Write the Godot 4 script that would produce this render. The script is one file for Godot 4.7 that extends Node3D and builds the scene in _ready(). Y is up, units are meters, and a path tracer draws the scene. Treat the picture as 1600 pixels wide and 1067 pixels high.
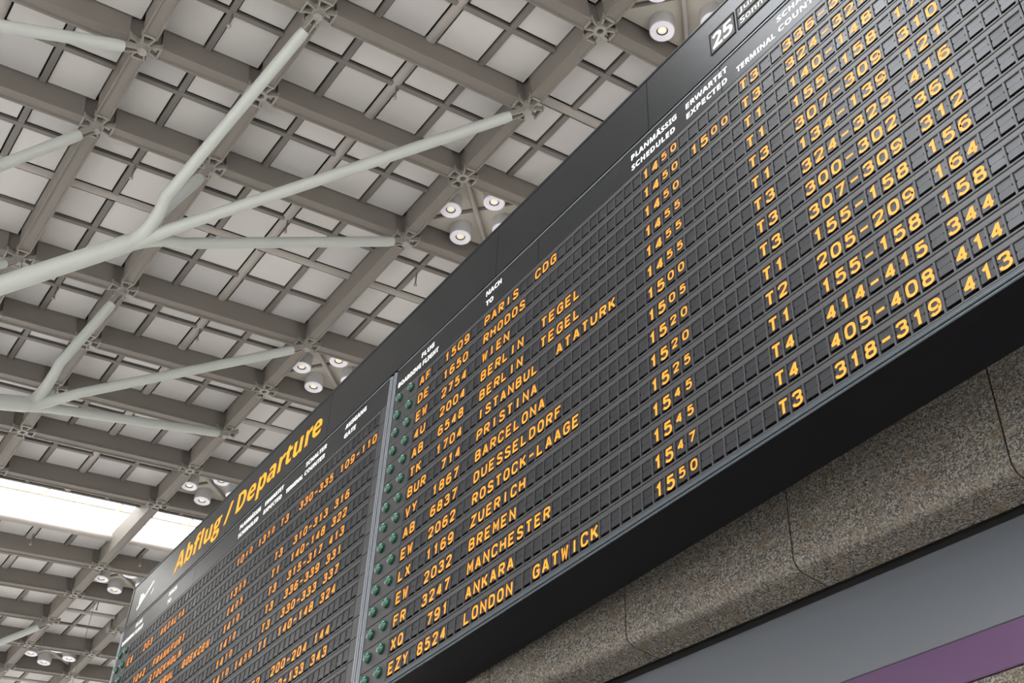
extends Node3D
# Airport departures hall: split-flap departure board under a sloping coffered steel roof carried by branching columns.

const PITCH := 0.13            # height of one flap row, metres
const CW := 0.0682             # width of one flap column
const Y0 := 6.285              # height of the top of row 1 above the floor
const SECTION := 65.7          # distance between the two flap displays, in columns
const MOD := 1.905             # roof module
const TILT := 0.1552           # roof slope, radians
const RO := Vector3(-3.90, 17.65, -4.522)   # roof node 0,0 at the underside of the beams
const NODE_GAP := 0.25         # beams stop this far short of the node castings
const CAM := Vector3(5.182, 1.65, 2.764)

var M := {}
var meshes := {}
var glyphs := {}
var names := {}
var cam_basis: Basis
var rng := RandomNumberGenerator.new()

# ---------------------------------------------------------------- small helpers
func numbered(n: String) -> String:
	if not names.has(n):
		names[n] = 0
		return n
	names[n] += 1
	return "%s_%03d" % [n, names[n]]

func mat(c: Color, rough := 0.6, metal := 0.0, spec := 0.5) -> StandardMaterial3D:
	var m := StandardMaterial3D.new()
	m.albedo_color = c
	m.roughness = rough
	m.metallic = metal
	m.metallic_specular = spec
	return m

func thing(called: String, label: String, category: String, at := Vector3.ZERO, group := "") -> Node3D:
	var o := Node3D.new()
	o.name = numbered(called)
	add_child(o)
	o.position = at
	o.set_meta("label", label)
	o.set_meta("category", category)
	if group != "":
		o.set_meta("group", group)
	return o

func structure(called: String, label: String) -> Node3D:
	var o := Node3D.new()
	o.name = called
	add_child(o)
	o.set_meta("kind", "structure")
	o.set_meta("label", label)
	return o

func part(called: String, mesh: Mesh, m: Material, parent: Node3D, at := Vector3.ZERO) -> MeshInstance3D:
	var o := MeshInstance3D.new()
	o.name = called
	o.mesh = mesh
	o.material_override = m
	o.position = at
	parent.add_child(o, true)
	return o

func box(size: Vector3) -> Mesh:
	var key := "box%.4f_%.4f_%.4f" % [size.x, size.y, size.z]
	if not meshes.has(key):
		var b := BoxMesh.new()
		b.size = size
		meshes[key] = b
	return meshes[key]

func quad(st: SurfaceTool, a: Vector3, b: Vector3, c: Vector3, d: Vector3) -> void:
	# seen from the front, a b c d run anticlockwise
	var n := (b - a).cross(c - a).normalized()
	for v in [a, c, b, a, d, c]:
		st.set_normal(n)
		st.add_vertex(v)

func tri(st: SurfaceTool, a: Vector3, b: Vector3, c: Vector3, na: Vector3, nb: Vector3, nc: Vector3) -> void:
	# corners with their normals, wound so that the face looks along them
	if (b - a).cross(c - a).dot(na + nb + nc) > 0.0:
		var t := b
		b = c
		c = t
		t = nb
		nb = nc
		nc = t
	st.set_normal(na)
	st.add_vertex(a)
	st.set_normal(nb)
	st.add_vertex(b)
	st.set_normal(nc)
	st.add_vertex(c)

func start() -> SurfaceTool:
	var st := SurfaceTool.new()
	st.begin(Mesh.PRIMITIVE_TRIANGLES)
	return st

func add_box(st: SurfaceTool, p: Vector3, q: Vector3) -> void:
	# box between corners p (low) and q (high)
	quad(st, Vector3(p.x, p.y, q.z), Vector3(q.x, p.y, q.z), Vector3(q.x, q.y, q.z), Vector3(p.x, q.y, q.z))
	quad(st, Vector3(q.x, p.y, p.z), Vector3(p.x, p.y, p.z), Vector3(p.x, q.y, p.z), Vector3(q.x, q.y, p.z))
	quad(st, Vector3(p.x, p.y, p.z), Vector3(p.x, p.y, q.z), Vector3(p.x, q.y, q.z), Vector3(p.x, q.y, p.z))
	quad(st, Vector3(q.x, p.y, q.z), Vector3(q.x, p.y, p.z), Vector3(q.x, q.y, p.z), Vector3(q.x, q.y, q.z))
	quad(st, Vector3(p.x, q.y, q.z), Vector3(q.x, q.y, q.z), Vector3(q.x, q.y, p.z), Vector3(p.x, q.y, p.z))
	quad(st, Vector3(p.x, p.y, p.z), Vector3(q.x, p.y, p.z), Vector3(q.x, p.y, q.z), Vector3(p.x, p.y, q.z))

func bevel_plate(w: float, h: float, t: float, e: float) -> Mesh:
	# a plate centred on x and y, front at z = 0, edges chamfered by e, body going back by t
	var key := "plate%.4f_%.4f_%.4f_%.4f" % [w, h, t, e]
	if meshes.has(key):
		return meshes[key]
	var st := start()
	var f := [Vector3(-w / 2 + e, -h / 2 + e, 0), Vector3(w / 2 - e, -h / 2 + e, 0), Vector3(w / 2 - e, h / 2 - e, 0), Vector3(-w / 2 + e, h / 2 - e, 0)]
	var g := [Vector3(-w / 2, -h / 2, -e), Vector3(w / 2, -h / 2, -e), Vector3(w / 2, h / 2, -e), Vector3(-w / 2, h / 2, -e)]
	var b := [Vector3(-w / 2, -h / 2, -t), Vector3(w / 2, -h / 2, -t), Vector3(w / 2, h / 2, -t), Vector3(-w / 2, h / 2, -t)]
	quad(st, f[0], f[1], f[2], f[3])
	quad(st, b[1], b[0], b[3], b[2])
	for i in 4:
		var j := (i + 1) % 4
		quad(st, g[i], g[j], f[j], f[i])
		quad(st, b[i], b[j], g[j], g[i])
	meshes[key] = st.commit()
	return meshes[key]

func prism(profile: Array, length: float, along_x: bool) -> Mesh:
	# profile runs anticlockwise in (across, up); extruded along x or z, centred
	var st := start()
	var h := length / 2
	var n := profile.size()
	for i in n:
		var a: Vector2 = profile[i]
		var b: Vector2 = profile[(i + 1) % n]
		if along_x:
			quad(st, Vector3(-h, a.y, -a.x), Vector3(h, a.y, -a.x), Vector3(h, b.y, -b.x), Vector3(-h, b.y, -b.x))
		else:
			quad(st, Vector3(a.x, a.y, h), Vector3(a.x, a.y, -h), Vector3(b.x, b.y, -h), Vector3(b.x, b.y, h))
	var idx := Geometry2D.triangulate_polygon(PackedVector2Array(profile))
	for e in [-h, h]:
		for k in range(0, idx.size(), 3):
			var corner := []
			for o in 3:
				var v: Vector2 = profile[idx[k + o]]
				corner.append(Vector3(e, v.y, -v.x) if along_x else Vector3(v.x, v.y, e))
			var nn: Vector3 = Vector3(signf(e), 0, 0) if along_x else Vector3(0, 0, signf(e))
			tri(st, corner[0], corner[1], corner[2], nn, nn, nn)
	return st.commit()

func tube(path: Array, radii: Array, sides := 20, cap := true) -> Mesh:
	# smooth swept tube through the points, one radius each
	var st := start()
	var rings := []
	var n := path.size()
	var ref := Vector3(0.31, 0.2, 0.93).normalized()
	for i in n:
		var d: Vector3 = (path[mini(i + 1, n - 1)] - path[maxi(i - 1, 0)]).normalized()
		var x := ref.cross(d).normalized()
		var y := d.cross(x)
		var ring := []
		for k in sides:
			var t := TAU * k / sides
			var nn := x * cos(t) + y * sin(t)
			ring.append([path[i] + nn * radii[i], nn])
		rings.append(ring)
	for i in n - 1:
		for k in sides:
			var j := (k + 1) % sides
			var a: Array = rings[i][k]
			var b: Array = rings[i + 1][j]
			var c: Array = rings[i][j]
			var d: Array = rings[i + 1][k]
			tri(st, a[0], b[0], c[0], a[1], b[1], c[1])
			tri(st, a[0], d[0], b[0], a[1], d[1], b[1])
	if cap:
		for e in [0, n - 1]:
			var d: Vector3 = (path[1] - path[0]).normalized() * -1.0 if e == 0 else (path[n - 1] - path[n - 2]).normalized()
			for k in sides:
				tri(st, path[e], rings[e][k][0], rings[e][(k + 1) % sides][0], d, d, d)
	return st.commit()

func lathe(profile: Array, sides := 32) -> Mesh:
	# profile of (radius, height) turned about y, flat-shaded between rows, smooth around
	var st := start()
	for i in profile.size() - 1:
		var a: Vector2 = profile[i]
		var b: Vector2 = profile[i + 1]
		var s := (b - a).normalized()
		for k in sides:
			var t0 := TAU * k / sides
			var t1 := TAU * (k + 1) / sides
			var n0 := Vector3(cos(t0) * s.y, -s.x, sin(t0) * s.y)
			var n1 := Vector3(cos(t1) * s.y, -s.x, sin(t1) * s.y)
			var p := [Vector3(cos(t0) * a.x, a.y, sin(t0) * a.x), Vector3(cos(t1) * a.x, a.y, sin(t1) * a.x), Vector3(cos(t1) * b.x, b.y, sin(t1) * b.x), Vector3(cos(t0) * b.x, b.y, sin(t0) * b.x)]
			if a.x > 1e-6:
				tri(st, p[0], p[1], p[2], n0, n1, n1)
			if b.x > 1e-6:
				tri(st, p[0], p[2], p[3], n0, n1, n0)
	return st.commit()

func to_view(p: Vector3) -> Vector3:
	# pixel of a point of the place, and its distance
	var v := cam_basis.transposed() * (p - CAM)
	return Vector3(800.0 + 1957.0 * v.x / -v.z, 533.5 - 1957.0 * v.y / -v.z, -v.z)

func in_frame(p: Vector3, edge := 40.0) -> bool:
	var v := to_view(p)
	return v.z > 0.1 and v.x > -edge and v.x < 1600 + edge and v.y > -edge and v.y < 1067 + edge

func bpos(col: float, row: float, z := 0.0) -> Vector3:
	return Vector3(col * CW, Y0 + row * PITCH, z)

# ---------------------------------------------------------------- flap lettering, drawn as strokes in a 4 by 6 box
const STROKES := {
	"0": "~1.1,0 2.9,0 4,1.1 4,4.9 2.9,6 1.1,6 0,4.9 0,1.1 1.1,0",
	"1": "0.8,4.5 2.3,5.75 2.3,0",
	"2": "~0,4.5 0.2,5.6 1.2,6 2.8,6 3.9,5.5 3.9,4 3.2,2.9 0.2,0.3;0,0 4,0",
	"3": "~0.1,4.9 0.6,5.9 2,6 3.6,5.8 3.8,4.3 3,3.3 1.5,3.2;~1.5,3.2 3.2,3.1 4,2.3 4,0.8 2.9,0 1.2,0 0.2,0.5 0,1.4",
	"4": "3,0 3,6;3,5.7 0.25,1.7;0,1.7 4.1,1.7",
	"5": "3.7,6 0.7,6 0.4,3.2;~0.4,3.2 1.4,3.9 2.9,3.8 4,2.8 3.9,0.9 2.8,0 1.2,0 0,0.9",
	"6": "~3.7,5.2 3.2,5.9 2,6 0.6,5.6 0,4 0,1.2 1,0 3,0 4,1 4,2.6 3,3.5 1.2,3.5 0,2.6",
	"7": "0,6 3.8,6 1.4,0",
	"8": "~2,3.2 0.7,3.5 0.2,4.6 0.7,5.8 2,6 3.3,5.8 3.8,4.6 3.3,3.5 2,3.2;~2,3.2 0.4,2.9 0,1.5 0.5,0.2 2,0 3.5,0.2 4,1.5 3.6,2.9 2,3.2",
	"9": "~0.3,0.8 0.8,0.1 2,0 3.4,0.4 4,2 4,4.8 3,6 1,6 0,5 0,3.4 1,2.5 2.8,2.5 4,3.4",
	"A": "0,0 1.85,6 2.15,6 4,0;0.7,1.8 3.3,1.8",
	"B": "0,0 0,6;~0,6 2.4,6 3.7,5.6 3.7,3.7 2.6,3.2 0,3.2;~0,3.2 2.8,3.2 4,2.5 4,0.6 2.8,0 0,0",
	"C": "~4,4.4 3.7,5.7 2.7,6 1.3,6 0,5 0,1 1.3,0 2.7,0 3.7,0.3 4,1.6",
	"D": "0,0 0,6;~0,6 2.2,6 4,5.2 4,0.8 2.2,0 0,0",
	"E": "3.9,0 0,0 0,6 3.9,6;0,3.1 3.2,3.1",
	"F": "0,0 0,6 3.9,6;0,3.1 3.2,3.1",
	"G": "~4,4.5 3.7,5.7 2.7,6 1.3,6 0,5 0,1 1.3,0 2.7,0 3.7,0.3 4,1.2;4,0.6 4,2.9 2.2,2.9",
	"H": "0,0 0,6;4,0 4,6;0,3.1 4,3.1",
	"I": "2,0 2,6",
	"K": "0,0 0,6;3.8,6 0.1,2.3;1.5,3.6 4,0",
	"L": "0,6 0,0 3.7,0",
	"M": "0,0 0,6 2,2.4 4,6 4,0",
	"N": "0,0 0,6 4,0 4,6",
	"O": "~1.1,0 2.9,0 4,1.1 4,4.9 2.9,6 1.1,6 0,4.9 0,1.1 1.1,0",
	"P": "0,0 0,6;~0,6 2.6,6 4,5.5 4,3.3 2.6,2.7 0,2.7",
	"Q": "~1.1,0 2.9,0 4,1.1 4,4.9 2.9,6 1.1,6 0,4.9 0,1.1 1.1,0;2.4,1.4 4,-0.2",
	"R": "0,0 0,6;~0,6 2.6,6 4,5.5 4,3.4 2.6,2.9 0,2.9;2.1,2.9 4,0",
	"S": "~3.9,4.7 3.4,5.7 2.4,6 1.2,6 0.1,5.3 0.2,3.8 1.4,3.3 2.8,2.8 4,2.1 3.9,0.6 2.8,0 1.3,0 0.3,0.4 0,1.4",
	"T": "0,6 4,6;2,6 2,0",
	"U": "~0,6 0,1.2 1.1,0 2.9,0 4,1.2 4,6",
	"V": "0,6 2,0 4,6",
	"W": "0,6 0.9,0 2,4.4 3.1,0 4,6",
	"X": "0,0 4,6;0,6 4,0",
	"Y": "0,6 2,2.7 4,6;2,2.7 2,0",
	"Z": "0,6 4,6 0,0 4,0",
	"-": "0.2,3 3.8,3",
}

func glyph(ch: String) -> Mesh:
	if glyphs.has(ch):
		return glyphs[ch]
	var st := start()
	var half := 0.0060
	var sx := 0.0385 / 4.0
	var sy := 0.0555 / 6.0
	var layer := 0
	for stroke: String in STROKES[ch].split(";"):
		var round_it := stroke.begins_with("~")
		var pts: Array[Vector2] = []
		for w in stroke.trim_prefix("~").split(" "):
			var xy := w.split(",")
			pts.append(Vector2((float(xy[0]) - 2.0) * sx, float(xy[1]) * sy))
		var closed := pts[0].distance_to(pts[-1]) < 1e-6
		if round_it:
			for it in 2:
				var out: Array[Vector2] = []
				if not closed:
					out.append(pts[0])
				for i in pts.size() - 1:
					out.append(pts[i].lerp(pts[i + 1], 0.25))
					out.append(pts[i].lerp(pts[i + 1], 0.75))
				if closed:
					out.append(out[0])
				else:
					out.append(pts[-1])
				pts = out
		var n := pts.size()
		var left := []
		var right := []
		for i in n:
			var a: Vector2 = (pts[i] - pts[i - 1]).normalized() if i > 0 else ((pts[0] - pts[n - 2]).normalized() if closed else (pts[1] - pts[0]).normalized())
			var b: Vector2 = (pts[i + 1] - pts[i]).normalized() if i < n - 1 else ((pts[1] - pts[0]).normalized() if closed else (pts[n - 1] - pts[n - 2]).normalized())
			var na := Vector2(-a.y, a.x)
			var nb := Vector2(-b.y, b.x)
			var m := (na + nb).normalized()
			var s := half / maxf(m.dot(na), 0.42)
			left.append(pts[i] + m * s)
			right.append(pts[i] - m * s)
		var z := 0.00025 * layer
		layer += 1
		for i in n - 1:
			quad(st, Vector3(right[i].x, right[i].y, z), Vector3(right[i + 1].x, right[i + 1].y, z), Vector3(left[i + 1].x, left[i + 1].y, z), Vector3(left[i].x, left[i].y, z))
	glyphs[ch] = st.commit()
	return glyphs[ch]

func lettering(called: String, text: String, m: Material, parent: Node3D, at: Vector3, width: float, height: float, bold := true) -> MeshInstance3D:
	# text whose outline fills width by height, lower left corner at the point
	var f := SystemFont.new()
	f.font_names = PackedStringArray(["Droid Sans"])
	f.font_weight = 700 if bold else 400
	var t := TextMesh.new()
	t.font = f
	t.text = text
	t.font_size = 48
	t.pixel_size = 0.01
	t.depth = 0.02
	t.curve_step = 3.0
	var ab := t.get_aabb()
	var o := part(called, t, m, parent)
	o.scale = Vector3(width / ab.size.x, height / ab.size.y, 0.1)
	o.position = at - Vector3(ab.position.x * o.scale.x, ab.position.y * o.scale.y, 0)
	return o

# ---------------------------------------------------------------- the flap displays
func flap_mesh() -> Mesh:
	var st := start()
	var x0 := 0.035 * CW
	var x1 := 0.845 * CW
	var cx := 0.05 * CW
	var cy := 0.035 * PITCH
	var th := 0.0012
	for up in [true, false]:
		var lo := 0.395 * PITCH if up else 0.125 * PITCH
		var hi := 0.672 * PITCH if up else 0.379 * PITCH
		var z := -0.0048 if up else -0.0038
		var pr: Array[Vector2]
		if up:
			pr = [Vector2(x0 + cx, lo), Vector2(x1 - cx, lo), Vector2(x1 - cx, lo + cy), Vector2(x1, lo + cy), Vector2(x1, hi), Vector2(x0, hi), Vector2(x0, lo + cy), Vector2(x0 + cx, lo + cy)]
		else:
			pr = [Vector2(x0, lo), Vector2(x1, lo), Vector2(x1, hi - cy), Vector2(x1 - cx, hi - cy), Vector2(x1 - cx, hi), Vector2(x0 + cx, hi), Vector2(x0 + cx, hi - cy), Vector2(x0, hi - cy)]
		var idx := Geometry2D.triangulate_polygon(PackedVector2Array(pr))
		for k in range(0, idx.size(), 3):
			var c3: Array[Vector3] = []
			for o in 3:
				c3.append(Vector3(pr[idx[k + o]].x, pr[idx[k + o]].y, z))
			tri(st, c3[0], c3[1], c3[2], Vector3.BACK, Vector3.BACK, Vector3.BACK)
		for i in pr.size():
			var a := pr[i]
			var b := pr[(i + 1) % pr.size()]
			quad(st, Vector3(a.x, a.y, z - th), Vector3(b.x, b.y, z - th), Vector3(b.x, b.y, z), Vector3(a.x, a.y, z))
	return st.commit()

func row_frame_mesh() -> Mesh:
	# one row of 59 windows cut out of a flat frame; its origin is the window corner of column 0
	var st := start()
	var xa := -0.15 * CW
	var xb := 59.0 * CW
	var t := -0.03
	var e := 0.0022
	# lower and upper strips, slightly rounded along their outer edges
	for s in [[-0.085 * PITCH, 0.0], [0.68 * PITCH, 0.885 * PITCH]]:
		var y0: float = s[0]
		var y1: float = s[1]
		quad(st, Vector3(xa, y0 + e, 0), Vector3(xb, y0 + e, 0), Vector3(xb, y1 - e, 0), Vector3(xa, y1 - e, 0))
		quad(st, Vector3(xa, y0, -e), Vector3(xb, y0, -e), Vector3(xb, y0 + e, 0), Vector3(xa, y0 + e, 0))
		quad(st, Vector3(xa, y1 - e, 0), Vector3(xb, y1 - e, 0), Vector3(xb, y1, -e), Vector3(xa, y1, -e))
		quad(st, Vector3(xa, y0, t), Vector3(xb, y0, t), Vector3(xb, y0, -e), Vector3(xa, y0, -e))
		quad(st, Vector3(xa, y1, -e), Vector3(xb, y1, -e), Vector3(xb, y1, t), Vector3(xa, y1, t))
	for k in 60:
		var x0 := (k - 0.135) * CW
		var x1 := k * CW
		add_box(st, Vector3(x0, -0.001, t), Vector3(x1, 0.681 * PITCH, -0.0016))
		add_box(st, Vector3(x0 + 0.0022, -0.001, t), Vector3(x1 - 0.0022, 0.681 * PITCH, -0.0004))
	return st.commit()

func row_text(airline: String, number: String, city: String, second: String, second_at: int, sched: String, expect: String, term: String, counter: String, gate: String) -> Dictionary:
	var d := {}
	for f in [[airline, 0], [number, 8 - number.length()], [city, 10], [second, second_at], [sched, 30], [expect, 35], [term, 40], [counter, 44], [gate, 52]]:
		var s: String = f[0]
		for i in s.length():
			if s[i] != " ":
				d[int(f[1]) + i] = s[i]
	return d

func flap_display(label: String, first_col: float, rows: Array, headings: Array, joints: Array) -> void:
	var t := thing("flap_display", label, "departure board", bpos(first_col, -15.4))
	var at := func(c: float, r: float, z := 0.0) -> Vector3: return Vector3(c * CW, (r + 15.4) * PITCH, z)
	# shadowy inside of the flap modules
	var back := start()
	add_box(back, at.call(-4.6, -15.1, -0.055), at.call(60.7, 1.45, -0.032))
	part("back_plate", back.commit(), M.black, t)
	# edge trims
	for e in [[-4.65, -4.25], [60.32, 60.75]]:
		var w: float = (e[1] - e[0]) * CW
		part("edge_trim", bevel_plate(w * 0.46, 16.5 * PITCH, 0.05, 0.003), M.alu, t, at.call(e[0] + 0.11, -6.88, 0.010))
		part("edge_trim", bevel_plate(w * 0.46, 16.5 * PITCH, 0.05, 0.003), M.alu, t, at.call(e[1] - 0.1, -6.88, 0.006))
	# closing plate below and bottom rails
	var low := start()
	add_box(low, at.call(-4.6, -15.385, -0.060), at.call(60.7, -15.30, -0.032))
	add_box(low, at.call(-4.6, -15.40, -0.060), at.call(60.7, -15.385, -0.001))
	part("bottom_plate", low.commit(), M.casing, t)
	var wide := 65.4 * CW
	part("bottom_rail", bevel_plate(wide, 0.055 * PITCH, 0.04, 0.0015), M.rail, t, at.call(28.05, -15.125, 0.0015))
	part("bottom_rail", bevel_plate(wide, 0.10 * PITCH, 0.04, 0.003), M.rail, t, at.call(28.05, -15.225, 0.006))
	part("bottom_rail", bevel_plate(wide, 0.085 * PITCH, 0.04, 0.003), M.rail, t, at.call(28.05, -15.345, 0.003))
	# rows
	var fm: Mesh = meshes.flap
	var best := []
	for r in range(1, 16):
		for c in 59:
			var p := bpos(first_col + c + 0.4, -r + 0.35)
			if in_frame(p, 6.0):
				var p1 := to_view(p)
				var p2 := to_view(bpos(first_col + c + 1.4, -r + 0.35))
				var p3 := to_view(bpos(first_col + c + 0.4, -r + 1.35))
				var u := p2 - p1
				var v := p3 - p1
				best.append([absf(u.x * v.y - u.y * v.x), r * 100 + c])
	best.sort_custom(func(x, y): return x[0] > y[0])
	var single := {}
	for k in mini(300, best.size()):
		single[best[k][1]] = true
	var rest := [start(), start(), start()]
	var rest_chars := start()
	var some_chars := false
	for r in range(1, 16):
		part("row_frame", meshes.row_frame, M.frame, t, at.call(0, -r))
		part("lamp_plate", bevel_plate(4.0 * CW, 0.965 * PITCH, 0.03, 0.0012), M.frame, t, at.call(-2.2, -r + 0.40, 0.0))
		part("side_plate", bevel_plate(1.2 * CW, 0.965 * PITCH, 0.03, 0.0012), M.frame, t, at.call(59.66, -r + 0.40, 0.0))
		for lc in [-3.15, -1.2]:
			var l := part("boarding_lamp", meshes.lamp, M.lamp_green, t, at.call(lc, -r + 0.46, 0.0))
			part("lamp_collar", meshes.lamp_collar, M.black_trim, l)
		var row: Dictionary = rows[r - 1]
		for c in 59:
			var shade := rng.randi() % 3
			if rng.randf() > 0.55:
				shade = 1
			var small := row.has(c) and c in [32, 33, 37, 38]
			var place: Vector3 = at.call(c, -r)
			var lift := Vector3(0.43 * CW, 0.155 * PITCH, -0.0030)
			var sc := Vector3.ONE
			if small:
				lift = Vector3(0.43 * CW, 0.29 * PITCH, -0.0030)
				sc = Vector3(0.78, 0.74, 1)
			if single.has(r * 100 + c):
				var cell := part("flap_cell", fm, M.flaps[shade], t, place)
				if row.has(c):
					var ch := part("character", glyph(row[c]), M.yellow, cell, lift)
					ch.scale = sc
			else:
				rest[shade].append_from(fm, 0, Transform3D(Basis.IDENTITY, place))
				if row.has(c):
					rest_chars.append_from(glyph(row[c]), 0, Transform3D(Basis.from_scale(sc), place + lift))
					some_chars = true
	for s in 3:
		var o := part("flap_cells", rest[s].commit(), M.flaps[s], t)
		o.set_meta("kind", "stuff")
	if some_chars:
		var o := part("characters", rest_chars.commit(), M.yellow, t)
		o.set_meta("kind", "stuff")
	# heading strip
	var edges := [-4.2]
	edges.append_array(joints)
	edges.append(60.28)
	var panels := []
	for i in edges.size() - 1:
		var w: float = (edges[i + 1] - edges[i]) * CW - 0.002
		panels.append(part("heading_panel", bevel_plate(w, 1.43 * PITCH, 0.03, 0.0012), M.heading, t, at.call((edges[i] + edges[i + 1]) / 2.0, 0.61, 0.0)))
	for h in headings:
		var k := 0
		while k < joints.size() and h[1] > joints[k]:
			k += 1
		var host: Node3D = panels[k]
		var pos: Vector3 = at.call(h[1], h[2], 0.0003) - host.position
		lettering("heading_lettering", h[0], M.white_print, host, pos, h[3] * CW, h[4] * PITCH)
	# thin strip in the groove below the header
	part("groove_strip", bevel_plate(64.4 * CW, 0.055 * PITCH, 0.02, 0.001), M.alu, t, at.call(28.05, 1.415, 0.004))

# ---------------------------------------------------------------- roof
func roof_local(i: float, s: float, y := 0.0) -> Vector3:
	return Vector3(-i * MOD, y, s * MOD)

func roof_point(i: float, s: float, y := 0.0) -> Vector3:
	return roof_xf() * roof_local(i, s, y)

func roof_xf() -> Transform3D:
	return Transform3D(Basis(Vector3.RIGHT, TILT), RO)

func _ready() -> void:
	rng.seed = 25
	# ---- camera
	cam_basis = Basis(Vector3(0.57628018, 0.03964529, -0.81629002), Vector3(0.50784995, 0.76518996, 0.39569275), Vector3(0.64030428, -0.64258274, 0.42082995)).orthonormalized()
	var cam := Camera3D.new()
	cam.name = "camera"
	cam.transform = Transform3D(cam_basis, CAM)
	cam.fov = rad_to_deg(2.0 * atan(533.5 / 1957.0))
	cam.near = 0.05
	cam.far = 400.0
	add_child(cam)
	cam.make_current()
	# ---- sky and exposure
	var sky_mat := ProceduralSkyMaterial.new()
	sky_mat.sky_top_color = Color(0.98, 0.985, 0.99)
	sky_mat.sky_horizon_color = Color(0.50, 0.495, 0.49)
	sky_mat.sky_curve = 0.4
	sky_mat.ground_horizon_color = Color(0.38, 0.37, 0.355)
	sky_mat.ground_bottom_color = Color(0.34, 0.33, 0.32)
	sky_mat.sky_energy_multiplier = 1.0
	var sky := Sky.new()
	sky.sky_material = sky_mat
	var env := Environment.new()
	env.background_mode = Environment.BG_SKY
	env.sky = sky
	env.background_energy_multiplier = 21.0
	env.tonemap_mode = Environment.TONE_MAPPER_LINEAR
	env.tonemap_exposure = 0.65
	env.sdfgi_enabled = true
	env.ssao_enabled = true
	env.ssil_enabled = true
	var we := WorldEnvironment.new()
	we.name = "environment"
	we.environment = env
	add_child(we)

	make_materials()
	build_hall()
	build_roof()
	build_board()
	build_gallery()
	build_columns()
	build_lamps()
	build_small_things()

func noise_texture(kind: int, freq: float, size: int, lo: Color, hi: Color, seed_value: int, bands := []) -> ImageTexture:
	var n := FastNoiseLite.new()
	n.noise_type = kind
	n.frequency = freq
	n.seed = seed_value
	if kind == FastNoiseLite.TYPE_CELLULAR:
		n.cellular_return_type = FastNoiseLite.RETURN_CELL_VALUE
		n.fractal_type = FastNoiseLite.FRACTAL_NONE
	var im := n.get_seamless_image(size, size)
	var m2 := FastNoiseLite.new()
	m2.frequency = freq * 0.05
	m2.seed = seed_value + 7
	var big := m2.get_seamless_image(size, size)
	var out := Image.create(size, size, true, Image.FORMAT_RGB8)
	for y in size:
		for x in size:
			var v := im.get_pixel(x, y).r
			var b := big.get_pixel(x, y).r - 0.5
			var c := lo.lerp(hi, clampf(v, 0, 1))
			if bands.size() > 0:
				c = c.lerp(bands[0], clampf(b * 1.6, 0.0, 0.5))
			out.set_pixel(x, y, c)
	out.generate_mipmaps()
	return ImageTexture.create_from_image(out)

func make_materials() -> void:
	M.black = mat(Color(0.012, 0.012, 0.014), 0.8)
	M.black_trim = mat(Color(0.05, 0.055, 0.06), 0.5)
	M.casing = mat(Color(0.03, 0.03, 0.042), 0.5, 0.0, 0.3)
	M.frame = mat(Color(0.182, 0.183, 0.194), 0.42, 0.1)
	M.heading = mat(Color(0.135, 0.145, 0.163), 0.29, 0.65)
	M.fascia = mat(Color(0.14, 0.15, 0.167), 0.27, 0.7)
	M.alu = mat(Color(0.46, 0.475, 0.50), 0.35, 0.5)
	M.rail = mat(Color(0.24, 0.27, 0.295), 0.38, 0.2)
	M.flaps = [mat(Color(0.165, 0.17, 0.182), 0.36, 0.6), mat(Color(0.19, 0.195, 0.208), 0.34, 0.6), mat(Color(0.21, 0.215, 0.228), 0.32, 0.6)]
	M.yellow = mat(Color(0.93, 0.535, 0.035), 0.5)
	M.title_yellow = mat(Color(0.95, 0.60, 0.02), 0.5)
	M.white_print = mat(Color(0.93, 0.93, 0.92), 0.6)
	M.lamp_green = mat(Color(0.0, 0.25, 0.175), 0.16)
	M.lamp_green.clearcoat_enabled = true
	M.lamp_green.clearcoat = 0.3
	M.lamp_green.clearcoat_roughness = 0.08
	M.steel = mat(Color(0.455, 0.435, 0.415), 0.55)
	M.node_steel = mat(Color(0.54, 0.525, 0.505), 0.5)
	M.tube = mat(Color(0.60, 0.58, 0.565), 0.5)
	M.bar = mat(Color(0.43, 0.415, 0.40), 0.6)
	M.panels = [mat(Color(0.715, 0.708, 0.705), 0.6), mat(Color(0.74, 0.733, 0.73), 0.6), mat(Color(0.695, 0.688, 0.69), 0.62)]
	M.lamp_panel = mat(Color(0.72, 0.70, 0.67), 0.6)
	M.deck = mat(Color(0.16, 0.155, 0.15), 0.9)
	M.column = mat(Color(0.68, 0.70, 0.69), 0.42)
	M.can = mat(Color(0.72, 0.72, 0.725), 0.45)
	M.ring = mat(Color(0.90, 0.89, 0.94), 0.4)
	M.lens = mat(Color(0.95, 0.94, 0.88), 0.3)
	M.lens.emission_enabled = true
	M.lens.emission = Color(1.0, 0.93, 0.78)
	M.lens.emission_energy_multiplier = 0.28
	M.sky_frame = mat(Color(0.88, 0.85, 0.78), 0.5)
	M.glass = mat(Color(0.93, 0.97, 0.98, 0.12), 0.02)
	M.glass.transparency = BaseMaterial3D.TRANSPARENCY_ALPHA
	M.grey_band = mat(Color(0.25, 0.263, 0.285), 0.34, 0.1)
	M.purple = mat(Color(0.34, 0.255, 0.365), 0.16, 0.55)
	M.floor = mat(Color(0.80, 0.79, 0.77), 0.35)
	M.wall = mat(Color(0.78, 0.77, 0.75), 0.7)
	M.granite = StandardMaterial3D.new()
	M.granite.albedo_texture = noise_texture(FastNoiseLite.TYPE_CELLULAR, 0.42, 512, Color(0.165, 0.16, 0.155), Color(0.54, 0.52, 0.49), 3, [Color(0.36, 0.315, 0.26)])
	M.granite.uv1_triplanar = true
	M.granite.uv1_world_triplanar = true
	M.granite.uv1_scale = Vector3.ONE * 0.95
	M.granite.roughness = 0.85
	M.granite.metallic_specular = 0.25

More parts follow.
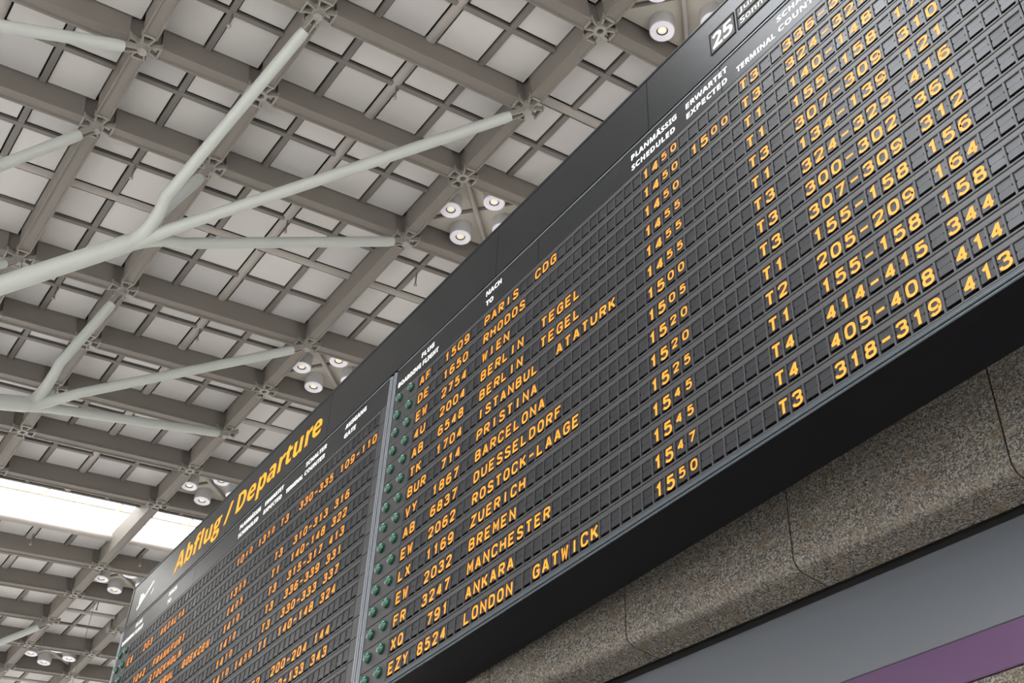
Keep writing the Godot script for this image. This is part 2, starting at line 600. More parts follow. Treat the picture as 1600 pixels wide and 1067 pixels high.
# ---------------------------------------------------------------- hall shell
func slab(called: String, m: Material, parent: Node3D, lo: Vector3, hi: Vector3) -> MeshInstance3D:
	return part(called, box(hi - lo), m, parent, (lo + hi) / 2.0)

func build_hall() -> void:
	var fl := structure("floor", "pale polished stone floor of the departures hall")
	slab("floor_slab", M.floor, fl, Vector3(-52, -0.4, -15.5), Vector3(20, 0, 26.5))
	# glazed front facing the apron, glazed gable walls, solid rear wall
	var wf := structure("wall_front", "glazed front of the hall with slim posts")
	for k in 13:
		slab("facade_post", M.wall, wf, Vector3(-52 + k * 5.96, 0, 26.0), Vector3(-51.6 + k * 5.96, 12.9, 26.4))
	slab("facade_rail", M.wall, wf, Vector3(-52, 12.6, 26.0), Vector3(20, 13.2, 26.4))
	var we := structure("wall_left", "glazed gable at the far end of the hall")
	for k in 7:
		slab("facade_post", M.wall, we, Vector3(-52, 0, -15 + k * 6.6), Vector3(-51.6, 18.6 - k * 1.02, -14.6 + k * 6.6))
	var wr := structure("wall_right", "glazed gable at the near end of the hall")
	for k in 7:
		slab("facade_post", M.wall, wr, Vector3(19.6, 0, -15 + k * 6.6), Vector3(20, 18.6 - k * 1.02, -14.6 + k * 6.6))
	var wb := structure("wall_back", "rear wall of the hall behind the gallery")
	slab("wall_slab", M.wall, wb, Vector3(-52, 0, -15.5), Vector3(20, 18.6, -15.1))

func beam_profile(depth: float) -> Array:
	return [Vector2(-0.12, 0), Vector2(-0.095, 0), Vector2(-0.085, 0.03), Vector2(0.085, 0.03), Vector2(0.095, 0), Vector2(0.12, 0), Vector2(0.12, 0.04), Vector2(0.098, 0.06), Vector2(0.098, depth), Vector2(-0.098, depth), Vector2(-0.098, 0.06), Vector2(-0.12, 0.04)]

func beam_at(col_wide: bool, i: int) -> bool:
	if col_wide:
		return posmod(i, 6) != 4
	return posmod(i, 3) != 1

func build_roof() -> void:
	var c := structure("ceiling", "sloping grey coffered steel roof above the departures hall")
	c.transform = roof_xf()
	var lines := [-6, -4, -3, -1, 0, 2, 3, 5, 6, 8, 9, 11, 12, 14, 15]
	var i_lo := -12
	var i_hi := 25
	var gap := NODE_GAP
	var top := 0.52
	var seg_a := prism(beam_profile(top), MOD - 2 * gap, true)
	var seg_a2 := prism(beam_profile(top), 2 * MOD - 2 * gap, true)
	var seg_b2 := prism(beam_profile(top), 2 * MOD - 2 * gap, false)
	var seg_b1 := prism(beam_profile(top), MOD - 2 * gap, false)
	var stub_a := box(Vector3(2 * gap + 0.02, top - 0.12, 0.09))
	var stub_b := box(Vector3(0.13, top - 0.12, 2 * gap + 0.02))
	var half_round: Array = []
	for k in 9:
		var t := PI + PI * k / 8.0
		half_round.append(Vector2(0.088 * cos(t), 0.44 + 0.055 * sin(t)))
	var tube_a1 := prism(half_round, MOD - 0.19, true)
	var tube_ah := prism(half_round, MOD / 2 - 0.12, true)
	var tube_b2 := prism(half_round, 2 * MOD - 0.19, false)
	var tube_b1 := prism(half_round, MOD - 0.19, false)
	var node_mesh := node_casting()
	var frame_seen := func(i: float, s: float) -> bool: return in_frame(roof_point(i, s), 150.0) and to_view(roof_point(i, s)).z < 45.0
	var far_steel := start()
	var far_panels := start()
	var far_bars := start()
	var far_tubes := start()
	var put := func(called: String, mesh: Mesh, m: Material, pos: Vector3, far: SurfaceTool, seen: bool) -> void:
		if seen:
			part(called, mesh, m, c, pos)
		else:
			far.append_from(mesh, 0, Transform3D(Basis.IDENTITY, pos))
	# steel along the slope lines and nodes
	for s: int in lines:
		for i in range(i_lo, i_hi):
			if posmod(i, 6) == 3:
				put.call("roof_beam", seg_a2, M.steel, roof_local(i + 1.0, s), far_steel, frame_seen.call(i + 0.5, s) or frame_seen.call(i + 1.5, s))
			elif posmod(i, 6) != 4:
				put.call("roof_beam", seg_a, M.steel, roof_local(i + 0.5, s), far_steel, frame_seen.call(i + 0.5, s))
		for i in range(i_lo, i_hi + 1):
			var seen: bool = frame_seen.call(i, s)
			if posmod(i, 6) == 4:
				continue
			if seen:
				var nd := part("beam_node", node_mesh, M.node_steel, c, roof_local(i, s))
				part("node_core", stub_a, M.steel, nd, Vector3(0, 0.12 + (top - 0.12) / 2, 0))
			else:
				far_steel.append_from(stub_a, 0, Transform3D(Basis.IDENTITY, roof_local(i, s, 0.32)))
	for k in lines.size() - 1:
		var s0: int = lines[k]
		var s1: int = lines[k + 1]
		var wide := s1 - s0 == 2
		var mid := (s0 + s1) / 2.0
		for i in range(i_lo, i_hi + 1):
			var seen: bool = frame_seen.call(i, mid)
			var lamp_col := s0 == -1
			var beam: bool = beam_at(not lamp_col, i)
			if s0 >= 3 and (i == -1 or i == -2):
				beam = false  # beams left out under the unseen skylight so its glare stays unbroken
			if s0 >= 3 and i == -1:
				put.call("panel_bar", box(Vector3(0.085, 0.06, (s1 - s0) * MOD - 0.2)), M.bar, roof_local(-0.69, mid, 0.425), far_bars, false)
			elif beam:
				put.call("roof_beam", seg_b2 if wide else seg_b1, M.steel, roof_local(i, mid), far_steel, seen)
				for e in [s0 + gap / MOD / 2, s1 - gap / MOD / 2]:
					far_steel.append_from(box(Vector3(0.09, top - 0.12, gap + 0.06)), 0, Transform3D(Basis.IDENTITY, roof_local(i, e, 0.32)))
			elif (i < 0 and not (s0 >= 3 and i == -2)) or (i > 0 and posmod(i, 12) != 10):
				put.call("purlin_tube", tube_b2 if wide else tube_b1, M.tube, roof_local(i, mid), far_tubes, seen)
			if i == i_hi:
				continue
			# what fills the bay from i to i + 1
			var lamp_bay: bool = lamp_col and posmod(i, 3) == 2
			# over a skylight only the outer half of the bay is filled
			var open_half := -1
			if s0 >= 3 and i >= -3 and i <= -1:
				if i == -1:
					far_panels.append_from(box(Vector3(0.57 * MOD, 0.03, (s1 - s0) * MOD - 0.24)), 0, Transform3D(Basis.IDENTITY, roof_local(-0.36, mid, 0.455)))
				continue
			if i > 0 and posmod(i, 12) == 9:
				open_half = 1
			elif i > 0 and posmod(i, 12) == 10:
				open_half = 0
			var bay_seen: bool = frame_seen.call(i + 0.5, mid)
			if lamp_bay:
				put.call("lamp_bay_panel", box(Vector3(MOD - 0.28, 0.03, MOD - 0.28)), M.lamp_panel, roof_local(i + 0.5, mid, 0.455), far_panels, bay_seen)
				if bay_seen:
					var r2 := sqrt(2.0) * MOD / 2 - 0.2
					var d1 := (roof_local(0.5, 0.5)).normalized()
					var d2 := (roof_local(0.5, -0.5)).normalized()
					var o := roof_local(i + 0.5, mid, 0.40)
					part("cross_brace", tube([o - d2 * r2 - Vector3(0, 0.045, 0), o + d2 * r2 - Vector3(0, 0.045, 0)], [0.05, 0.05], 12), M.tube, c)
					part("cross_brace", tube([o - d1 * r2 + Vector3(0, 0.02, 0), o + d1 * r2 + Vector3(0, 0.02, 0)], [0.035, 0.035], 12), M.bar, c)
				continue
			var nq := 4 if wide else 2
			for a in 2:
				if a == open_half:
					continue
				for b in nq:
					var ii := i + 0.25 + 0.5 * a
					var ss := s0 + 0.25 + 0.5 * b
					var seen_p: bool = in_frame(roof_point(ii, ss, 0.45), 45.0) and to_view(roof_point(ii, ss)).z < 41.0 and not behind_board(roof_point(ii, ss, 0.45))
					var shade := rng.randi() % 3
					# wider joint beside a beam or tube (0.12) than beside a bar (0.078)
					var size := Vector3(MOD / 2 - 0.198, 0.03, MOD / 2 - 0.198)
					var off := Vector3(0.021 if a == 1 else -0.021, 0, 0.021 if b % 2 == 0 else -0.021)
					if seen_p:
						part("roof_panel", box(size), M.panels[shade], c, roof_local(ii, ss, 0.455) + off)
					else:
						far_panels.append_from(box(size), 0, Transform3D(Basis.IDENTITY, roof_local(ii, ss, 0.455) + off))
			# bars between the panels
			if open_half >= 0:
				for sb: float in ([s0 + 0.5, s0 + 1.0, s0 + 1.5] if wide else [s0 + 0.5]):
					var ih := i + 0.25 + 0.5 * (1 - open_half)
					if wide and is_equal_approx(sb, s0 + 1.0):
						put.call("purlin_tube", tube_ah, M.tube, roof_local(ih, sb), far_tubes, frame_seen.call(ih, sb))
					else:
						put.call("panel_bar", box(Vector3(MOD / 2 - 0.1, 0.055, 0.085)), M.bar, roof_local(ih, sb, 0.4275), far_bars, frame_seen.call(ih, sb))
				continue
			put.call("panel_bar", box(Vector3(0.085, 0.06, (s1 - s0) * MOD - 0.2)), M.bar, roof_local(i + 0.5, mid, 0.425), far_bars, bay_seen)
			var across := [s0 + 0.5, s0 + 1.0, s0 + 1.5] if wide else [s0 + 0.5]
			for sb: float in across:
				if wide and is_equal_approx(sb, s0 + 1.0):
					put.call("purlin_tube", tube_a1, M.tube, roof_local(i + 0.5, sb), far_tubes, frame_seen.call(i + 0.5, sb))
				else:
					put.call("panel_bar", box(Vector3(MOD - 0.2, 0.055, 0.10)), M.bar, roof_local(i + 0.5, sb, 0.4275), far_bars, frame_seen.call(i + 0.5, sb))
	for f in [["roof_beams", far_steel, M.steel], ["roof_panels", far_panels, M.panels[1]], ["panel_bars", far_bars, M.bar], ["purlin_tubes", far_tubes, M.tube]]:
		var o := part(f[0], f[1].commit(), f[2], c)
		o.set_meta("kind", "stuff")
	# the deck above, open over the skylights
	slab("roof_deck", M.deck, c, roof_local(-0.7, -6.2, 0.56), roof_local(-2.9, 3.05, 0.86))
	for d in [[i_lo, -2.9], [-0.7, 9.48], [10.52, 21.48], [22.52, i_hi]]:
		var x0: float = -float(d[1]) * MOD
		var x1: float = -float(d[0]) * MOD
		slab("roof_deck", M.deck, c, Vector3(x0, 0.56, -6.2 * MOD), Vector3(x1, 0.86, 15.6 * MOD))
	# skylights: raised glazed monitors, the second unseen and widened for the board glare
	var sk := 1
	for span in [[9.5, 10.5, -6], [-2.88, -0.72, 3], [21.5, 22.5, -6]]:
		var g: float = span[0]
		var e: float = span[1]
		var w := structure("window_%d" % sk, "bright glazed roof monitor between the coffers")
		sk += 1
		w.transform = roof_xf()
		var z0: float = span[2] * MOD
		var z1 := 15.6 * MOD
		var high := 1.30
		var long := func(called: String, m: Material, i: float, wide: float, y0: float, y1: float) -> void:
			slab(called, m, w, Vector3(-i * MOD - wide / 2, y0, z0), Vector3(-i * MOD + wide / 2, y1, z1))
		long.call("sill_bar", M.bar, g + 0.005, 0.07, 0.40, 0.56)
		long.call("upstand", M.sky_frame, g - 0.005, 0.06, 0.56, high)
		part("sill_tube", tube([Vector3(-e * MOD, 0.42, z0), Vector3(-e * MOD, 0.42, z1)], [0.095, 0.095], 16), M.tube, w)
		long.call("sill_bar", M.sky_frame, e + 0.015, 0.05, 0.46, 0.90)
		long.call("transom", M.sky_frame, e + 0.02, 0.05, 0.98, 1.02)
		long.call("head_rail", M.sky_frame, e + 0.02, 0.10, high - 0.06, high)
		for k in range(span[2], 16):
			var s := float(k)
			slab("mullion", M.sky_frame, w, roof_local(e + 0.02, s, 0.9) + Vector3(-0.012, 0, -0.012), roof_local(e + 0.02, s, high) + Vector3(0.012, 0, 0.012))
			slab("rafter", M.sky_frame, w, roof_local(e, s, high - 0.10) + Vector3(0, 0, -0.03), roof_local(g, s, high) + Vector3(0, 0, 0.03))
			if k < 15:
				slab("pane", M.glass, w, roof_local(e, s + 0.02, high + 0.002), roof_local(g, s + 0.98, high + 0.014))
				slab("pane", M.glass, w, roof_local(e + 0.02, s + 0.01, 0.90) + Vector3(-0.004, 0, 0), roof_local(e + 0.02, s + 0.99, high - 0.06) + Vector3(0.004, 0, 0))

func behind_board(p: Vector3) -> bool:
	var v := to_view(p)
	# the header's upper edge in the picture
	return v.y > (1136.0 - v.x) * 0.9988 + 40.0 and v.x > 235

func strut(st: SurfaceTool, a: Vector3, b: Vector3, w: float, h: float) -> void:
	# square bar from a to b, w across and h upwards from its lower edge
	var d := (b - a).normalized()
	var n := d.cross(Vector3.UP).normalized() * w / 2
	var u := Vector3(0, h, 0)
	var p := [a - n, a + n, a + n + u, a - n + u, b - n, b + n, b + n + u, b - n + u]
	quad(st, p[1], p[0], p[3], p[2])
	quad(st, p[4], p[5], p[6], p[7])
	quad(st, p[0], p[1], p[5], p[4])
	quad(st, p[2], p[3], p[7], p[6])
	quad(st, p[1], p[2], p[6], p[5])
	quad(st, p[3], p[0], p[4], p[7])

func node_casting() -> Mesh:
	# eight-sided cast ring with four pairs of prongs that take the beam ends
	var st := start()
	var ro := 0.115
	var ri := 0.055
	var lo := -0.012
	var hi := 0.10
	for k in 8:
		var t0 := TAU * (k + 0.5) / 8.0
		var t1 := TAU * (k + 1.5) / 8.0
		var a := Vector3(cos(t0), 0, sin(t0))
		var b := Vector3(cos(t1), 0, sin(t1))
		var l := Vector3(0, lo, 0)
		var u := Vector3(0, hi, 0)
		quad(st, a * ri + l, a * ro + l, b * ro + l, b * ri + l)
		quad(st, a * ro + l, a * ro + u, b * ro + u, b * ro + l)
		quad(st, b * ri + l, b * ri + u, a * ri + u, a * ri + l)
	for k in 4:
		var d := Vector3(cos(TAU * k / 4.0), 0, sin(TAU * k / 4.0))
		var n := Vector3(-d.z, 0, d.x)
		for s in [-1.0, 1.0]:
			strut(st, d * 0.09 + n * s * 0.05, d * NODE_GAP + n * s * 0.10, 0.024, 0.09)
		strut(st, d * (NODE_GAP - 0.01) - n * 0.122, d * (NODE_GAP - 0.01) + n * 0.122, 0.03, 0.10)
	return st.commit()

# ---------------------------------------------------------------- departure board
func build_board() -> void:
	meshes.flap = flap_mesh()
	meshes.row_frame = row_frame_mesh()
	var dome: Array = []
	var rad := 0.0275
	for k in 9:
		var t := PI / 2 * k / 8.0
		dome.append(Vector2(rad * cos(t), rad * 0.30 + rad * 0.8 * sin(t)))
	dome.push_front(Vector2(rad, 0))
	var lamp := lathe(dome, 24)
	var turn := Transform3D(Basis(Vector3.RIGHT, PI / 2), Vector3.ZERO)
	var st := start()
	st.append_from(lamp, 0, turn)
	meshes.lamp = st.commit()
	st = start()
	st.append_from(lathe([Vector2(rad + 0.003, 0.0), Vector2(rad + 0.003, 0.003), Vector2(rad - 0.001, 0.003)], 24), 0, turn)
	meshes.lamp_collar = st.commit()

	var near := [
		row_text("AF", "1509", "PARIS", "CDG", 17, "1450", "", "T3", "336-339", "331"),
		row_text("DE", "1650", "RHODOS", "", 18, "1450", "1500", "T3", "324-327", "325"),
		row_text("EW", "2754", "WIEN", "", 18, "1450", "", "T1", "140-148", "170"),
		row_text("4U", "2004", "BERLIN", "TEGEL", 18, "1455", "", "T1", "155-158", "170"),
		row_text("AB", "6548", "BERLIN", "TEGEL", 18, "1455", "", "T3", "307-309", "310"),
		row_text("TK", "1704", "ISTANBUL", "ATATURK", 20, "1455", "", "T1", "134-139", "121"),
		row_text("BUR", "714", "PRISTINA", "", 18, "1500", "", "T3", "324-325", "416"),
		row_text("VY", "1867", "BARCELONA", "", 18, "1505", "", "T3", "300-302", "361"),
		row_text("AB", "6837", "DUESSELDORF", "", 24, "1520", "", "T3", "307-309", "312"),
		row_text("EW", "2062", "ROSTOCK-LAAGE", "", 24, "1520", "", "T1", "155-158", "156"),
		row_text("LX", "1169", "ZUERICH", "", 18, "1525", "", "T2", "205-209", "164"),
		row_text("EW", "2032", "BREMEN", "", 18, "1545", "", "T1", "155-158", "158"),
		row_text("FR", "3247", "MANCHESTER", "", 22, "1545", "", "T4", "414-415", "344"),
		row_text("XQ", "791", "ANKARA", "", 18, "1547", "", "T4", "405-408", "414"),
		row_text("EZY", "8524", "LONDON", "GATWICK", 18, "1550", "", "T3", "318-319", "413"),
	]
	var none := {}
	var far := [
		none,
		row_text("EW", "203", "ANTALYA", "", 20, "1040", "1350", "T3", "330-335", "109-110"),
		none,
		row_text("AB", "1042", "FRANKFURT", "", 20, "1355", "", "T3", "310-313", "316"),
		row_text("LH", "2147", "STOCKHOLM", "", 20, "1405", "", "T1", "140-148", "322"),
		row_text("TK", "1348", "ISTANBUL", "GOEKCEN", 20, "1410", "", "T3", "315-317", "413"),
		row_text("XQ", "139", "IZMIR", "", 20, "1410", "", "T3", "336-339", "331"),
		row_text("X3", "4210", "KOS", "", 20, "1410", "", "T3", "330-333", "337"),
		row_text("4U", "2466", "LONDON", "", 20, "1410", "1450", "T1", "140-148", "324"),
		none,
		row_text("SU", "2305", "MOSKAU", "", 20, "1430", "", "T2", "200-204", "144"),
		row_text("LX", "1171", "ZUERICH", "", 20, "1440", "", "T1", "130-133", "343"),
		none, none, none,
	]
	var heads := [["NACH", 10.1, 0.80, 2.2, 0.28], ["TO", 10.15, 0.22, 1.05, 0.28], ["PLANMÄSSIG", 29.0, 0.76, 5.0, 0.37], ["SCHEDULED", 29.0, 0.19, 4.75, 0.28],
		["ERWARTET", 35.0, 0.76, 4.2, 0.28], ["EXPECTED", 35.0, 0.21, 4.1, 0.28], ["TERMINAL", 40.05, 0.20, 3.6, 0.28], ["SCHALTER", 44.0, 0.80, 4.3, 0.28], ["COUNTER", 44.0, 0.24, 4.2, 0.28],
		["AUSGANG", 52.0, 0.80, 3.95, 0.28], ["GATE", 52.0, 0.22, 2.2, 0.28]]
	flap_display("larger nearer split-flap panel listing flights from Paris to London Gatwick", 0.0, near, [["FLUG", 0.0, 0.79, 2.05, 0.28], ["BOARDING FLIGHT", -3.8, 0.24, 6.65, 0.28]] + heads, [17.45, 38.55])
	flap_display("smaller farther split-flap panel below the words Abflug and Departure", -SECTION, far, [["FLUG", 0.0, 0.79, 2.05, 0.28], ["BOARDING FLIGHT", -3.8, 0.24, 6.65, 0.28]] + heads, [17.45, 38.55])

	# header band above both displays
	var h := thing("board_header", "dark grey header band of the board with yellow Abflug / Departure lettering", "board header", bpos(0, 1.4))
	var at := func(c: float, r: float, z := 0.0) -> Vector3: return Vector3(c * CW, (r - 1.4) * PITCH, z)
	var joints := [-69.75, -40.9, -17.8, 11.45, 31.1, 50.8, 61.0]
	var panels := []
	for k in joints.size() - 1:
		var w: float = (joints[k + 1] - joints[k]) * CW - 0.002
		panels.append(part("fascia_panel", bevel_plate(w, 2.93 * PITCH, 0.04, 0.0015), M.fascia, h, at.call((joints[k] + joints[k + 1]) / 2.0, 2.975, 0.006)))
	part("top_trim", bevel_plate(130.7 * CW, 0.115 * PITCH, 0.05, 0.004), M.fascia, h, at.call(-4.4, 4.54, 0.010))
	part("end_trim", bevel_plate(0.5 * CW, 3.0 * PITCH, 0.05, 0.003), M.fascia, h, at.call(-69.95, 3.0, 0.010))
	var groove := start()
	add_box(groove, at.call(-69.7, 1.47, -0.06), at.call(61.0, 4.55, -0.036))
	part("back_plate", groove.commit(), M.black, h)
	lettering("title_lettering", "Abflug / Departure", M.title_yellow, h, at.call(-55.6, 1.86, 0.0065), 36.3 * CW, 1.90 * PITCH, true)
	# departing aeroplane pictogram
	var pl := start()
	for stroke in [[Vector2(-66.9, 2.30), Vector2(-62.5, 3.42), 0.10], [Vector2(-66.3, 2.62), Vector2(-66.3, 3.30), 0.16], [Vector2(-65.9, 2.75), Vector2(-65.3, 3.1), 0.20], [Vector2(-62.6, 2.5), Vector2(-61.9, 2.75), 0.05]]:
		var a := Vector2(stroke[0].x * CW, (stroke[0].y - 1.4) * PITCH)
		var b := Vector2(stroke[1].x * CW, (stroke[1].y - 1.4) * PITCH)
		var d := (b - a).normalized()
		var n := Vector2(-d.y, d.x) * float(stroke[2]) * PITCH
		quad(pl, Vector3(a.x - n.x, a.y - n.y, 0.0072), Vector3(b.x - n.x, b.y - n.y, 0.0072), Vector3(b.x + n.x, b.y + n.y, 0.0072), Vector3(a.x + n.x, a.y + n.y, 0.0072))
	part("aeroplane_symbol", pl.commit(), M.white_print, h)
	# calendar windows, wide black frames paint in the shade of deep recesses
	var win := func(c0: float, c1: float, r0: float, r1: float) -> Node3D:
		var fr := start()
		var p: Vector3 = at.call(c0, r0, 0.0)
		var q: Vector3 = at.call(c1, r1, 0.0)
		var e := 0.006
		for b in [[Vector3(p.x - e, p.y - e, 0.0), Vector3(q.x + e, p.y, 0.010)], [Vector3(p.x - e, q.y, 0.0), Vector3(q.x + e, q.y + e, 0.010)], [Vector3(p.x - e, p.y, 0.0), Vector3(p.x, q.y, 0.010)], [Vector3(q.x, p.y, 0.0), Vector3(q.x + e, q.y, 0.010)]]:
			add_box(fr, b[0], b[1])
		var f := part("date_window", fr.commit(), M.black, h)
		part("date_flap", bevel_plate(q.x - p.x, q.y - p.y, 0.002, 0.0005), M.black_trim, f, Vector3((p.x + q.x) / 2, (p.y + q.y) / 2, 0.0075))
		return f
	var w1: Node3D = win.call(38.05, 40.4, 2.31, 3.45)
	lettering("date_lettering", "25", M.white_print, w1, at.call(38.25, 2.47, 0.0078), 2.0 * CW, 0.82 * PITCH, true)
	var w2: Node3D = win.call(40.78, 46.5, 2.92, 3.45)
	lettering("date_lettering", "Juni", M.white_print, w2, at.call(41.0, 3.02, 0.0078), 1.9 * CW, 0.34 * PITCH, false)
	var w3: Node3D = win.call(40.78, 46.5, 2.31, 2.84)
	lettering("date_lettering", "Sonntag", M.white_print, w3, at.call(41.0, 2.36, 0.0078), 3.6 * CW, 0.42 * PITCH, false)

	# box that carries the displays
	var cs := thing("board_casing", "near-black box carrying the board, its dark underside showing along the lower edge", "casing", bpos(0, -15.4))
	var body := start()
	add_box(body, Vector3(-70.0 * CW, 0.0, -0.267), Vector3(61.0 * CW, 19.95 * PITCH, -0.0605))
	part("body", body.commit(), M.casing, cs)
# ---------------------------------------------------------------- granite gallery front below and behind the board
func build_gallery() -> void:
	var g := structure("wall_granite", "speckled granite gallery front below the departure board")
	var turn := deg_to_rad(6.3)
	g.transform = Transform3D(Basis(Vector3.UP, turn), Vector3(0.5, 0, -0.30))
	# local x runs along the gallery to the right, z towards the hall
	var yb := 6.285 - 2.162
	var ytop := 6.6
	var xs := [-0.93, -0.285, -0.02, 0.885, 1.79, 2.726, 3.64, 4.56, 5.48, 6.4]
	var r := 0.05
	for k in xs.size() - 1:
		var w: float = xs[k + 1] - xs[k] - (0.0 if k == 0 else 0.007)
		# slab with a rounded foot that returns under the gallery
		var yt := 4.2825 if k == 0 else ytop
		var pr: Array = [Vector2(0.0, yt), Vector2(-0.19, yt), Vector2(-0.19, yb + 0.05), Vector2(-0.205, yb + 0.05), Vector2(-0.205, yb)]
		for q in 7:
			var t := PI / 2 * q / 6.0
			pr.append(Vector2(-r + r * sin(t), yb + r - r * cos(t)))
		# profile x is depth towards the hall; prism along x uses -x as z
		var flipped: Array = []
		for v: Vector2 in pr:
			flipped.append(Vector2(-v.x, v.y))
		part("granite_panel", prism(flipped, w, true), M.granite, g, Vector3((xs[k] + xs[k + 1]) / 2.0, 0, 0))
	# dark joint filler and gap above the metal band
	slab("joint_backing", M.black, g, Vector3(-0.02, yb + 0.012, -0.30), Vector3(6.4, ytop - 0.02, -0.06))
	slab("gap_backing", M.black, g, Vector3(-1.0, yb - 0.04, -0.34), Vector3(6.4, yb + 0.012, -0.24))
	slab("lower_panel", M.granite, g, Vector3(-1.0, 0.0, -0.5), Vector3(6.4, 6.285 - 2.722, -0.215))
	slab("gallery_slab", M.wall, g, Vector3(-1.0, yb + 0.05, -12.0), Vector3(6.4, yb + 0.35, -0.31))
	var b1 := structure("trim_1", "blue-grey metal band under the granite")
	b1.transform = g.transform
	part("band_plate", bevel_plate(7.4, 0.362, 0.06, 0.003), M.grey_band, b1, Vector3(2.7, 6.285 - 2.381, -0.205))
	var b2 := structure("trim_2", "glossy purple metal band below the blue-grey band")
	b2.transform = g.transform
	part("band_plate", bevel_plate(7.4, 0.156, 0.06, 0.003), M.purple, b2, Vector3(2.7, 6.285 - 2.642, -0.203))

# ---------------------------------------------------------------- branching columns
func hall_point(i: float, s: float, h: float) -> Vector3:
	return Vector3(RO.x - i * MOD, h, RO.z + s * MOD)

func branch(tree: Node3D, from: Vector3, tip: Vector3, bend_from: Vector3, rad: float) -> void:
	# leaves the fork in the direction of the bough, bends towards its tip, ends in a tapered neck and a fork fitting
	var o := tree.position
	var dir := (tip - from).normalized()
	var neck := tip - dir * 0.30
	var len := from.distance_to(tip)
	var pts := []
	var rr := []
	var k := bend_from.normalized()
	# curved root: leaves along the bough, then turns into the straight run
	for q in 9:
		var t := q / 8.0
		var p := from * (1 - t) * (1 - t) + (from + k * 0.38) * 2 * t * (1 - t) + (from + dir * 0.95) * t * t
		pts.append(p - o)
		rr.append(lerpf(rad * 1.42, rad, smoothstep(0.0, 1.0, t)))
	pts.append(from + dir * (len * 0.5) - o)
	rr.append(rad)
	pts.append(neck - dir * 0.10 - o)
	rr.append(rad)
	pts.append(neck - o)
	rr.append(rad * 0.86)
	var b := part("branch", tube(pts, rr, 24), M.column, tree)
	part("weld_ring", tube([from + dir * 0.97 - o, from + dir * 0.985 - o], [rad * 1.03, rad * 1.03], 24), M.column, b)
	# two cheek plates and a pin
	var side := dir.cross(Vector3.UP).normalized()
	var fit := start()
	for s in [-1.0, 1.0]:
		var a: Vector3 = neck + side * s * rad * 0.55
		var z: Vector3 = tip + side * s * 0.035
		var up := side.cross(dir).normalized()
		for w in [[-1.0, 1.0]]:
			var e := side * 0.012
			var p := [a - up * rad * 0.55 - o, z - up * 0.05 - o, z + up * 0.05 - o, a + up * rad * 0.55 - o]
			quad(fit, p[0] + e, p[1] + e, p[2] + e, p[3] + e)
			quad(fit, p[1] - e, p[0] - e, p[3] - e, p[2] - e)
			quad(fit, p[0] - e, p[1] - e, p[1] + e, p[0] + e)
			quad(fit, p[3] + e, p[2] + e, p[2] - e, p[3] - e)
	part("fork_fitting", fit.commit(), M.node_steel, b)
	part("tip_pin", tube([tip - Vector3(0, 0.07, 0) - o, tip + Vector3(0, 0.06, 0) - o], [0.075, 0.085], 14), M.node_steel, b)

func bough(tree: Node3D, from: Vector3, to: Vector3, rad: float) -> void:
	var o := tree.position
	var d := (to - from).normalized()
	var b := part("bough", tube([from - o, to - d * 0.02 - o], [rad, rad], 28), M.column, tree)
	part("weld_ring", tube([to - d * 0.06 - o, to - d * 0.045 - o], [rad * 1.025, rad * 1.025], 28), M.column, b)

func build_columns() -> void:
	var drop := Vector3(0, -0.03, 0)
	for set_up in [[4.0, "grey branching steel column whose boughs cross the middle left of the roof", [[2.93, 2.43, 14.7, [[1, 0], [3, 0], [1, 2], [3, 2]]], [5.59, 2.38, 14.71, [[5, 0], [7, 0], [5, 2], [7, 2]]], [3.4, 4.2, 13.9, [[3, 3]]], [4.75, 4.05, 14.4, [[5, 3]]], [2.05, 5.0, 14.9, [[2, 3]]]]], [16.0, "distant grey branching steel column at the lower left edge of the roof", [[14.85, 2.43, 14.6, [[13, 0], [15, 0]]]]]]:
		var t := hall_point(set_up[0], 4.5, 11.5)
		var tree := thing("branching_column", set_up[1], "column", Vector3(t.x, 0, t.z))
		var o := tree.position
		part("trunk", tube([Vector3(0, 0, 0), Vector3(0, 11.6, 0)], [0.24, 0.2], 28), M.column, tree)
		for fork in set_up[2]:
			var j := hall_point(fork[0], fork[1], fork[2])
			bough(tree, t, j, 0.142)
			var d := j - t
			for tp in fork[3]:
				branch(tree, j - d.normalized() * 0.05, roof_point(tp[0], tp[1]) + drop, d, 0.092)

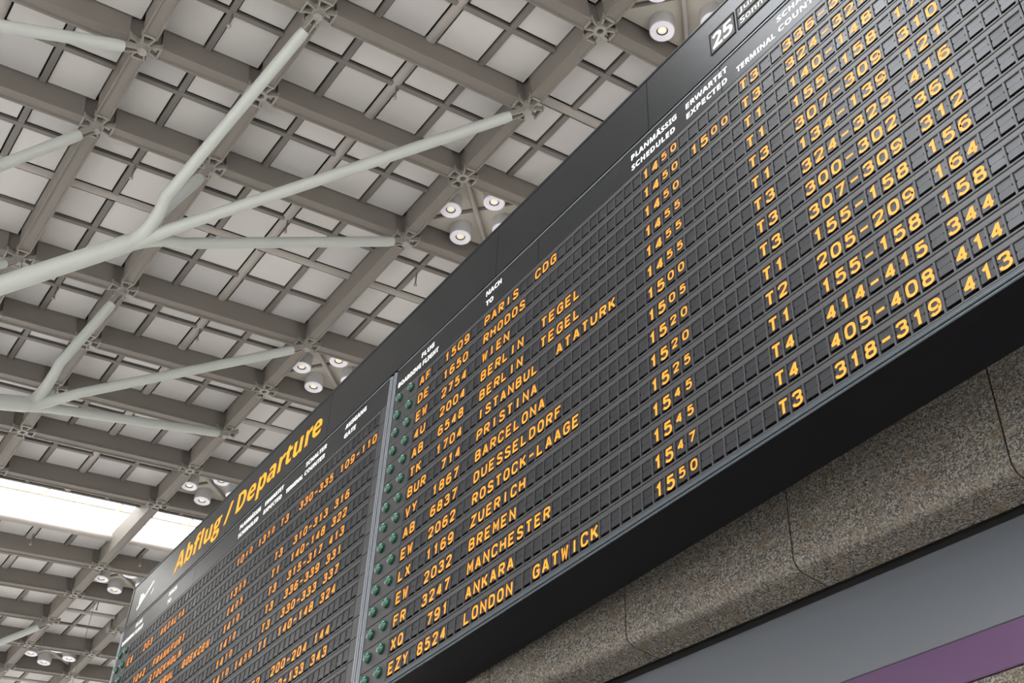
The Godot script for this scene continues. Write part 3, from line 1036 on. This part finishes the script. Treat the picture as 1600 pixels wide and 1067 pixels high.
# ---------------------------------------------------------------- downlights
func build_lamps() -> void:
	var can := lathe([Vector2(0.19, -0.012), Vector2(0.2, 0.0), Vector2(0.2, 0.30), Vector2(0.0, 0.30)], 36)
	var ring := lathe([Vector2(0.090, 0.012), Vector2(0.092, -0.006), Vector2(0.175, -0.016), Vector2(0.19, -0.012)], 36)
	var groove := lathe([Vector2(0.06, 0.02), Vector2(0.090, 0.02), Vector2(0.090, 0.012)], 28)
	var lens := lathe([Vector2(0.0, -0.002), Vector2(0.05, 0.003), Vector2(0.072, 0.018)], 28)
	var bays := {-1: "the bay above the date window", 2: "the bay above the NACH heading", 5: "the bay right of Departure", 8: "the bay by the slash before Departure", 11: "the bay beside the aeroplane symbol", 14: "the bay at the bottom left"}
	var spots := [[0.5, -0.20, "left"], [0.21, -0.5, "upper"], [0.79, -0.5, "lower"], [0.5, -0.80, "right"]]
	for b: int in bays:
		for s in spots:
			if b == -1 and s[2] == "left":
				pass
			var p := roof_point(b + s[0], s[1], 0.17)
			if b < 14 and behind_board(p + Vector3(0, -0.3, 0)):
				continue
			var t := thing("downlight", "white-faced downlight, %s of four, in %s" % [s[2], bays[b]], "downlight", p, "downlights in the roof bays")
			part("housing", can, M.can, t)
			part("face_ring", ring, M.ring, t)
			part("shadow_gap", groove, M.black_trim, t)
			part("lens", lens, M.lens, t)
			var l := SpotLight3D.new()
			l.name = "light"
			l.light_color = Color(1.0, 0.93, 0.8)
			l.light_energy = 6.0
			l.light_size = 0.05
			l.spot_range = 40.0
			l.spot_angle = 40.0
			l.spot_attenuation = 2.0
			l.shadow_enabled = true
			l.rotation = Vector3(-PI / 2, 0, 0)
			l.position = Vector3(0, -0.03, 0)
			t.add_child(l, true)

func build_small_things() -> void:
	# sprinkler heads under the purlin tubes
	var n := 0
	var where := [[1.5, 1.0, "sprinkler head high on the purlin between the upper branches"], [3.5, 1.0, "sprinkler head on the purlin below the longest branch"], [5.5, 1.0, "sprinkler head on the purlin above the lower long branch"], [1.5, 2.5, "sprinkler head at a bar crossing near the top left"], [3.5, 2.5, "sprinkler head at a bar crossing left of the fork"], [5.5, 2.5, "sprinkler head at a bar crossing under the thick bough"], [3.6, -0.5, "sprinkler head on the bar beside the board below NACH lamps"], [10.78, 1.0, "sprinkler head just below the skylight at the left edge"], [10.8, -0.5, "sprinkler head just below the skylight beside the board"], [12.45, -0.5, "sprinkler head on the bar left of the aeroplane symbol"]]
	for w in where:
		var p := roof_point(w[0], w[1], 0.26)
		var t := thing("sprinkler", w[2], "sprinkler", p, "sprinkler heads under the roof")
		part("pipe", tube([Vector3(0, 0.14, 0), Vector3(0, -0.12, 0)], [0.014, 0.014], 10), M.bar, t)
		part("head", lathe([Vector2(0.0, -0.19), Vector2(0.035, -0.18), Vector2(0.035, -0.165), Vector2(0.016, -0.12), Vector2(0.016, -0.10)], 14), M.node_steel, t)
		n += 1
	# thin cables hanging from the far roof
	for w in [[12.6, -0.5, 2.6, "thin cable hanging beside the left end of the board"], [13.35, -0.08, 0.9, "short thin cable hanging at the far lower left node"]]:
		var t := thing("hanging_cable", w[3], "cable", roof_point(w[0], w[1], 0.4), "thin cables under the roof")
		part("wire", tube([Vector3(0, 0, 0), Vector3(0, -w[2], 0)], [0.007, 0.007], 8), M.bar, t)
		part("weight", lathe([Vector2(0.0, -w[2] - 0.05), Vector2(0.018, -w[2] - 0.04), Vector2(0.018, -w[2]), Vector2(0.0, -w[2] + 0.01)], 10), M.node_steel, t)
